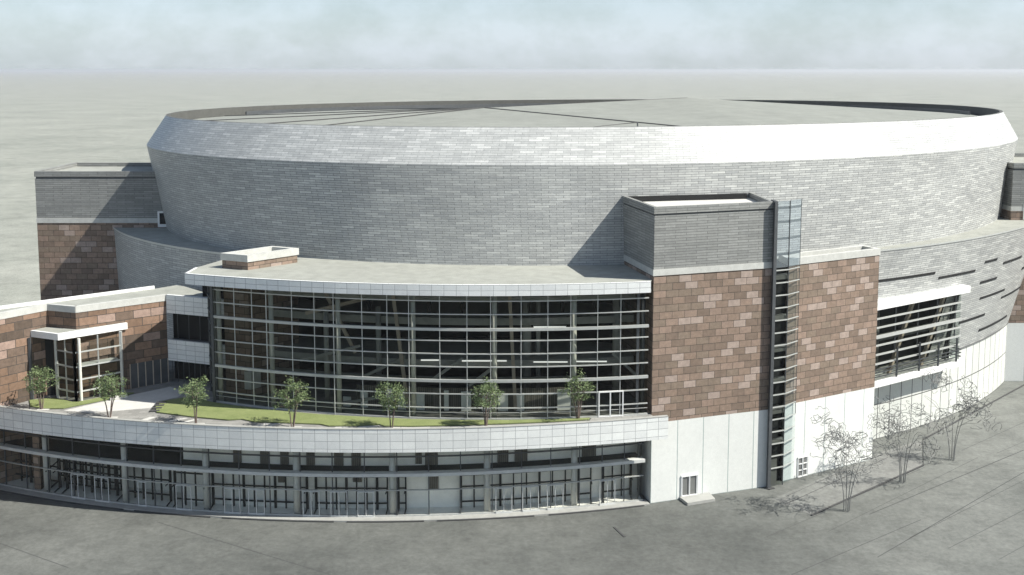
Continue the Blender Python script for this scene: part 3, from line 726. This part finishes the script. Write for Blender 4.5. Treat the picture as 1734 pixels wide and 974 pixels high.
MB().sweep([(-44.9, 135.0), (-58.8, 123.1), (-68.7, 109.0)], .05, .2, zW-.6, zW+.02).build('wing_rear_coping', M['whitepaint'], wing)
# tiled balcony bands between the wing and the atrium
for z0_, z1_ in ((18.8, zW+.02), (12.95, 15.5)):
    MB().sweep([(Cc[0]+.1, Cc[1]-.05), Dc, (-33.2, 126.4)], .3, .1, z0_, z1_).build('tiled_band', M['fascia'], wing)
MB().wall([(-41.5, 131.2), (-36, 129.4)], zT, 18.8).build('recess_wall', M['dark'], wing)
MB().face([(-41.8, 129.6, 15.3), (-36.4, 127.6, 15.3), (-36, 129.6, 15.3), (-41.5, 131.3, 15.3)]).build('recess_floor', M['slab'], wing)
for k in range(7):
    p = lerp(Cc, Dc, (k+.4)/7); MB().bar((p[0]+.1, p[1]+.5, zT), (p[0]+.1, p[1]+.5, 12.95), .07, .07).build('mullion', M['mulld'], wing)
    if k % 2: MB().bar((p[0]+.1, p[1]+.9, 15.4), (p[0]+.1, p[1]+.9, 18.8), .07, .07).build('mullion', M['mulld'], wing)
# dark glazed strip at the foot of the stone wall
e0 = lerp(Bc, Cc, .56); e1 = lerp(Bc, Cc, .995); nn = V((e1[1]-e0[1], -(e1[0]-e0[0]))).normalized()*.05
MB().wall([(e0[0]+nn.x, e0[1]+nn.y), (e1[0]+nn.x, e1[1]+nn.y)], zT+.05, 13.2).build('glazed_strip', M['darkmetal'], wing)
for k in range(6):
    p = lerp(e0, e1, k/5); MB().bar((p[0]+nn.x*2, p[1]+nn.y*2, zT), (p[0]+nn.x*2, p[1]+nn.y*2, 13.2), .1, .1).build('mullion', M['brace'], wing)

# glazed vestibule with its white canopy
cF, cR_, cL = (-51.35, 120.95), (-45.4, 126.45), (-55.7, 122.85)
cB = (cR_[0]+cL[0]-cF[0], cR_[1]+cL[1]-cF[1])
mb = MB().prism([cF, cR_, (-46.8, 127.6), (-52.5, 126.2), cL], 17.55, 18.3)
vest = mb.build('vestibule_canopy', M['whitepaint'], AR)
MB().face([(*p, 18.31) for p in ccw(grow([cF, cR_, (-46.8, 127.6), (-52.5, 126.2), cL], -.3))]).build('canopy_top', M['roof'], vest)
G0, GR, GL = (-49.9, 121.75), (-45.85, 125.3), (-52.6, 123.2)
for nm, a, b, n in (('right', G0, GR, 2), ('left', GL, G0, 2)):
    MB().wall([a, b], zT, 17.55).build('vestibule_glass', M['glass'], vest)
    for k in range(n+1):
        p = lerp(a, b, k/n); MB().bar((*p, zT), (*p, 17.55), .12 if 0 < k < n else .28, .12 if 0 < k < n else .28).build('vestibule_mullion', M['mull'], vest)
    for zz in (11.3, 12.7, 14.2, 15.9):
        MB().sweep([a, b], .08, .12, zz-.07, zz+.07).build('vestibule_transom', M['mull'], vest)
p = lerp(G0, GR, .12); MB().tube([(p[0]+.05, p[1]-.35, zT), (p[0]+.05, p[1]-.35, 17.55)], .17, 10).build('canopy_post', M['column'], vest)
p = (-55.2, 122.3); MB().bar((*p, zT), (*p, 17.55), .3, .3).build('canopy_post', M['darkmetal'], vest)
MB().wall([(-54.6, 123.9), (-51.5, 124.6), (-49.5, 124.4)], zT, 17.5).build('vestibule_back', M['dark'], vest)
MB().prism([(-49.5, 122.3), (-46.2, 125.2), (-46.9, 126), (-50.3, 123.1)], 14.1, 14.35).build('vestibule_beam', M['ledge'], vest)

# ---- glazed bay on the right, with balcony ledge
b0, b1 = (44.7, 134.1), (61.6, 145.75)
tb = V((b1[0]-b0[0], b1[1]-b0[1])).normalized(); nb = V((tb.y, -tb.x))
g1 = lerp(b0, b1, .965)
bay = MB().sweep([b0, (b1[0]+tb.x*.6, b1[1]+tb.y*.6)], 1.6, .25, 17.95, 18.85).build('bay_fascia', M['whitepaint'], AR)
MB().prism([b0, (b1[0]+tb.x*.6, b1[1]+tb.y*.6), (b1[0]+tb.x*.6-nb.x*6, b1[1]+tb.y*.6-nb.y*6), (b0[0]-nb.x*7, b0[1]-nb.y*7)], 18.0, 18.5).build('bay_roof', M['whitepaint'], bay)
MB().sweep([b0, g1], 2.2, .55, 8.05, 8.75).build('balcony_ledge', M['whitepaint'], bay)
MB().sweep([b0, g1], 4.5, -2.25, 8.2, 8.72).build('balcony_floor', M['roof'], bay)
ins = V((-nb.x, -nb.y))
def bp(q, d=0): 
    p = lerp(b0, b1, q); return (p[0]+ins.x*d, p[1]+ins.y*d)
MB().wall([bp(0, 4.2), bp(.90, 4.2), bp(.93, 1.2)], 8.6, 18.35).build('bay_back_wall', M['dark'], bay)
MB().wall([bp(0, .1), bp(.955, .1)], 8.8, 18.0).build('bay_glass', M['glass'], bay)
MB().wall([bp(.955, .1), bp(.955, 2.6)], 8.8, 18.0).build('bay_side_glass', M['glassbay'], bay)
for zz, th in ((10.9, .09), (12.1, .09), (13.3, .09), (14.4, .20), (15.6, .09), (16.75, .09)):
    MB().sweep([bp(0, .1), bp(.955, .1)], .05, .22, zz-th, zz+th).build('transom', M['mull'], bay)
    MB().sweep([bp(.955, .1), bp(.955, 2.6)], .05, .05, zz-.05, zz+.05).build('side_transom', M['mull'], bay)
for zz in (9.35, 9.85, 10.3):
    MB().sweep([bp(0, -.3), bp(.95, -.3), bp(.95, 2)], .05, .05, zz-.06, zz+.06).build('rail', M['mulld'], bay)
for q in (.27, .50, .70, .90):
    MB().bar((*bp(q, -.3), 8.75), (*bp(q, -.3), 12.6 if q < .6 else 12.0), .2, .2).build('rail_post', M['mulld'], bay)
    MB().bar((*bp(q, .15), 12), (*bp(q, .15), 18), .12, .2).build('mullion', M['mulld'], bay)
for q in (.43, .76):
    MB().bar((*bp(q-.14, 1.2), 8.8), (*bp(q+.09, 1.2), 18), .42, .42).build('sloping_column', M['brace'], bay)
MB().bar((*bp(.84, .8), 9), (*bp(.97, .8), 18), .5, .3).build('sloping_column', M['darkmetal'], bay)
MB().tube([bp(.22, 2.4)+(8.8,), bp(.22, 2.4)+(18,)], .5, 12).build('inner_column', M['slab'], bay, smooth=True)
MB().sweep([bp(0, 2.2), bp(.9, 2.2)], .9, .4, 13.1, 13.6).build('inner_floor', M['slab'], bay)

# ------------------------------------------------------------------ terrace: lawns, paths, trees
def lawn(pts, label):
    mb = MB(); mb.prism(pts, zT+.005, zT+.12); o = mb.build('lawn', M['grass']); kind(o, 'stuff'); tag(o, label, 'lawn'); return o
LA = [(-54.3, 119.7), (-55.4, 122.0), (-52.9, 122.9), (-50.2, 121.3), (-49.6, 121.3), (-45.6, 124.9), (-44.4, 124.9), (-46.8, 122.2), (-50.3, 119.0), (-52.4, 118.9)]
LBp = [(-39.4, 117.6), (-40.1, 119.5), (-39.9, 121.6), (-38.2, 122.8), (-36.0, 122.5), (-34.2, 121.2), (-31.2, 119.9), (-27.0, 118.3), (-21.2, 116.8), (-17.3, 116.1), (-10.7, 115.1), (-6.1, 114.85), (-0.4, 114.8), (6.3, 115.3), (8.5, 115.6),
       (8.3, 115.0), (4.0, 114.3), (-0.4, 113.7), (-5.5, 113.2), (-10.5, 112.8), (-13.6, 112.9), (-14.2, 113.4), (-16.8, 113.0), (-19.5, 112.9), (-20.6, 113.5), (-24.6, 114.0), (-27.8, 114.3), (-29.4, 115.2), (-30.8, 114.9), (-35, 116.0)]
lawn(LA, 'small bright green lawn patch before the glazed vestibule'); lawn(LBp, 'long bright green lawn strip along the foot of the atrium glass')
mb = MB(); mb.face([(p[0], p[1], zT+.01) for p in ccw(grow(LBp, .12))]); mb.face([(p[0], p[1], zT+.01) for p in ccw(grow(LA, .12))])
kind(mb.build('lawn_edging', M['kerbd']), 'structure')
mb = MB()
for P in ([(-50.0, 118.4), (-46.6, 121.9), (-44.2, 124.6), (-41.0, 127.6), (-38.6, 125.6), (-38.8, 123.4), (-40.5, 121.9), (-40.6, 119.4), (-43.0, 118.6), (-46.6, 117.6)],):
    mb.face([(*p, zT+.006) for p in ccw(P)])
for x0, x1, sk in ((-40.8, -40.0, 1.2), (-38.4, -37.5, 2.2), (-36.6, -36.0, 2.0), (-28.4, -27.5, 1.9), (-27.0, -26.4, 1.5), (-19.4, -18.0, 1.0), (-16.9, -14.9, .8), (-12, -9, .4)):
    y0 = pC[1]-math.sqrt((pR-.5)**2-(x0-pC[0])**2); mb.face([(x0, y0, zT+.005), (x1, y0-.02, zT+.005), (x1+sk, y0+1.9, zT+.005), (x0+sk, y0+1.9, zT+.005)])
kind(mb.build('terrace_path', M['palepave']), 'structure')
st = empty('garden_steps', (-39.7, 119.6, zT), 'short flight of dark low steps at the left tip of the long lawn', 'steps')
for k in range(4):
    y = 118.0+k*.95; MB().box((-39.75-.05*k, y, zT+.01), 1.1, .42, .14+.02*k, .1).build('step', M['kerbd'], st)
bn = MB().box((-45.4, 122.7, zT+.02), 1.9, .5, .42, .5).build('garden_bench', M['palepave']); tag(bn, 'pale stone block bench behind the second terrace tree from the left', 'bench')
bl = empty('door_landing', (20.6, 118.2, 0), 'low concrete landing slab at the white service door of the stair tower', 'landing')
c = V((20.6, 118.75, 0)); a = c-tA*1.9+nA*.0; b = c+tA*1.9
MB().prism([(a.x, a.y), (b.x, b.y), (b.x+nA.x*1.9-.3, b.y+nA.y*1.9), (a.x+nA.x*1.9, a.y+nA.y*1.9)], .01, .33).build('slab', M['kerb'], bl)
sl = MB().prism([(29.1, 121.3), (29.6, 120.9), (30.3, 121.3), (29.9, 121.75)], 0.01, .12).build('drain_cover', M['kerbd']); tag(sl, 'small dark drain cover at the foot of the tower fin', 'drain cover')
dg = MB().box((11.2, 109.4, .006), .22, 2.6, .05, R(20)).build('drain_grate', M['kerbd']); tag(dg, 'short dark drain grate lying in the plaza in front of the entrance glass', 'drain grate')

# kerbs on the right, coloured dark to stand in for the kerb shadow line
def kerb(a, b, label, w_=.22, h=.13):
    o = MB().sweep([a, b], w_/2, w_/2, 0.006, h).build('kerb', M['kerbd']); tag(o, label, 'kerb', 'dark kerbs on the right of the tower')
kerb((32.4, 113.6), (50.1, 128.6), 'nearest dark kerb, crossing the foot of the trees right of the tower', .20)
kerb((50.2, 128.8), (53.6, 138.0), 'short faint kerb joining the near and far dark kerbs', .06, .05)
kerb((53.7, 138.1), (90, 174.5), 'far dark kerb running off to the right edge past the curved white wall', .18)

def terrace_tree(x, y, h, seed, rad, label):
    rd = random.Random(seed)
    t = empty('terrace_tree', (x, y, zT+.02), label, 'tree', 'young trees along the terrace parapet')
    tr = MB(); tips = []
    for k in range(4):
        a = rd.uniform(0, 6.28); sp = rd.uniform(.25, .6); p0 = V((x+.12*math.cos(a), y+.12*math.sin(a), zT+.02))
        p1 = p0+V((math.cos(a)*sp*.4, math.sin(a)*sp*.4, h*.25)); p2 = p0+V((math.cos(a)*sp, math.sin(a)*sp, h*.48)); p3 = p0+V((math.cos(a)*sp*1.5, math.sin(a)*sp*1.5, h*.8))
        tr.tube([p0, p1, p2, p3], [.075, .06, .045, .015], 6); tips += [p2, p3]
        for _ in range(5):
            b = rd.uniform(0, 6.28); o = lerp(p1, p3, rd.uniform(.25, .9)); e = V(o)+V((math.cos(b)*rad*rd.uniform(.5, .95), math.sin(b)*rad*rd.uniform(.5, .95), rd.uniform(.2, .9))); tr.tube([V(o), (V(o)+e)/2+V((0, 0, .1)), e], [.03, .02, .008], 5); tips.append(e)
    tr.build('trunk', M['bark'], t)
    cr_ = MB(); cc = V((x, y, zT+h*.66))
    clumps = []
    for k in range(22):
        u = rd.uniform(-1, 1); a = rd.uniform(0, 6.28); rr = rd.uniform(.25, 1)**.6; s_ = math.sqrt(1-u*u)
        wz = 1.0-.35*max(0, -u)
        clumps.append((cc+V((rad*rr*s_*math.cos(a)*wz, rad*rr*s_*math.sin(a)*wz, h*.33*rr*u+.1)), rd.uniform(.28, .55)))
    for t_ in tips[4:]: clumps.append((t_, .33))
    for c_, r_ in clumps:
        for _ in range(30):
            d = V((rd.gauss(0, 1), rd.gauss(0, 1), rd.gauss(0, .75)))*r_*.62; p = c_+d
            ax = V((rd.gauss(0, 1), rd.gauss(0, 1), rd.gauss(0, .5))).normalized(); bx = ax.orthogonal().normalized(); bx.rotate(Matrix.Rotation(rd.uniform(0, 6.28), 3, ax))
            l_ = rd.uniform(.16, .30); wd = l_*.55
            cr_.face([p, p+ax*l_*.5+bx*wd*.5, p+ax*l_, p+ax*l_*.5-bx*wd*.5])
    cr_.build('crown', M['leaf'], t)
    MB().box((x+.25, y-.1, zT+.011), 1.3, .7, .03).build('tree_grate', M['palepave'], t)
for i, (x, y, h, r_, lb) in enumerate((
    (-52.7, 118.9, 5.1, 1.55, 'green terrace tree on the small lawn in front of the vestibule, leftmost of the row'),
    (-44.0, 115.9, 5.2, 1.65, 'green terrace tree standing on the pale paving, second from the left'),
    (-33.9, 113.7, 5.5, 1.75, 'green terrace tree with the densest crown, at the left end of the long lawn'),
    (-23.3, 112.6, 5.2, 1.65, 'green terrace tree fourth from the left, in front of the second atrium column'),
    (-12.8, 112.4, 5.3, 1.6, 'green terrace tree in front of the middle of the atrium glass'),
    (-2.8, 112.9, 5.2, 1.6, 'green terrace tree sixth from the left, covering the slatted lobby partition'),
    (7.2, 115.4, 5.4, 1.5, 'green terrace tree at the right end of the row beside the white framed terrace door'))):
    terrace_tree(x, y, h, 11+i, r_, lb)

def line_tree(x, y, h, seed, rad, label):
    """bare see-through tree: slim forked stems and a wide crown of thin looping twigs"""
    rd = random.Random(seed)
    t = empty('bare_tree', (x, y, 0.01), label, 'tree', 'bare grey trees right of the stair tower')
    tr = MB(); tips = []
    for k in range(4):
        a = 6.28*k/4+rd.uniform(-.3, .3); p0 = V((x+.28*math.cos(a), y+.28*math.sin(a), .01)); sp = rd.uniform(.8, 1.3)
        P = [p0+V((math.cos(a)*sp*q*q, math.sin(a)*sp*q*q, h*.55*q)) for q in (0, .25, .5, .75, 1)]
        tr.tube(P, [.07, .055, .045, .035, .025], 5); tips.append(P[-1])
        for _ in range(3):
            b = a+rd.uniform(-1.2, 1.2); o = P[rd.choice((3, 4))]; e = o+V((math.cos(b)*rad*rd.uniform(.35, .8), math.sin(b)*rad*rd.uniform(.35, .8), rd.uniform(.4, 2.2)))
            m1 = (o+e)/2+V((rd.uniform(-.3, .3), rd.uniform(-.3, .3), .3)); tr.tube([o, m1, e], [.03, .022, .015], 4); tips.append(e)
    tr.build('trunk', M['wiretwig'], t)
    cr_ = MB(); cz = h*.64
    lobes = [(V((rd.uniform(-1, 1)*rad*.75, rd.uniform(-1, 1)*rad*.5, cz+rd.uniform(-.2, .30)*h)), rd.uniform(.9, 1.7)) for _ in range(15)]
    for k in range(120):
        lc, lr = lobes[k % 15]
        d = V((rd.gauss(0, 1), rd.gauss(0, 1), rd.gauss(0, 1))).normalized()*lr*rd.uniform(.5, 1.1)
        c_ = V((x, y, 0))+lc+d
        # a sprig bent into the scalloped outline of a leaf spray
        ax = V((rd.gauss(0, 1), rd.gauss(0, 1), rd.gauss(0, .8))).normalized(); bx = ax.cross(V((rd.gauss(0, .4), 1, rd.gauss(0, .4)))).normalized()
        n_ = rd.randint(9, 14); ra = rd.uniform(.45, .95); rb = ra*rd.uniform(.4, .8); ph = rd.uniform(0, 6.28); sw = rd.uniform(3.6, 6.0); P = []
        for q in range(n_+1):
            a = ph+sw*q/n_; f = 1+rd.uniform(-.32, .32)
            P.append(c_+ax*math.cos(a)*ra*f+bx*math.sin(a)*rb*f)
        cr_.tube(P, .031, 3, caps=False)
    cr_.build('crown', M['wiretwig'], t)
line_tree(36.6, 114.9, 10.6, 3, 4.0, 'bare grey see-through tree nearest the camera, in front of the white base of the tower')
line_tree(45.7, 123.3, 10.4, 4, 4.2, 'middle bare grey tree of the three, at the right corner of the brown stone tower')
line_tree(54.4, 130.6, 10.8, 5, 4.4, 'farthest bare grey tree, in front of the white wall below the glazed bay')

# ------------------------------------------------------------------ strip lights inside the atrium (lit in the photograph)
for (x0, x1, y, z, lb) in ((2.4, 6.0, 118.9, 19.55, 'upper left strip light behind the right half of the atrium glass'), (7.0, 10.2, 119.0, 19.4, 'upper right strip light behind the right half of the atrium glass'),
                       (2.4, 6.2, 119.2, 15.5, 'lower strip light left of the last inner column in the atrium'), (7.2, 10.6, 119.4, 15.5, 'lower strip light at the right end of the atrium'),
                       (-5.6, -.6, 119.3, 15.6, 'longest lower strip light at the middle of the atrium'), (-10.2, -8.2, 119.6, 15.6, 'shortest strip light, left end of the lower row in the atrium')):
    o = empty('strip_light', ((x0+x1)/2, y, z), lb, 'light', 'strip lights in the atrium')
    MB().box(((x0+x1)/2, y, z), x1-x0, .3, .16).build('diffuser', M['lamp'], o)
    MB().box(((x0+x1)/2, y, z+.16), x1-x0+.1, .34, .06).build('housing', M['mull'], o)

# ------------------------------------------------------------------ air
hm, hn, hp = newmat('haze_air'); hn.nodes.remove(hp)
pv = hn.nodes.new('ShaderNodeVolumePrincipled'); pv.inputs['Density'].default_value = .00010; pv.inputs['Color'].default_value = (.93, .95, .98, 1); pv.inputs['Anisotropy'].default_value = .2
L(hn, pv.outputs[0], hn.nodes['Material Output'].inputs['Volume'])
hb = MB(); x0, x1, y0, y1, z0, z1 = -31000, 31000, -3500, 41000, -1, 52
hb.face([(x0, y0, z0), (x0, y1, z0), (x1, y1, z0), (x1, y0, z0)]); hb.face([(x0, y0, z1), (x1, y0, z1), (x1, y1, z1), (x0, y1, z1)])
hb.face([(x0, y0, z0), (x1, y0, z0), (x1, y0, z1), (x0, y0, z1)]); hb.face([(x1, y0, z0), (x1, y1, z0), (x1, y1, z1), (x1, y0, z1)])
hb.face([(x1, y1, z0), (x0, y1, z0), (x0, y1, z1), (x1, y1, z1)]); hb.face([(x0, y1, z0), (x0, y0, z0), (x0, y0, z1), (x0, y1, z1)])
kind(hb.build('haze', hm, merge=True), 'stuff')
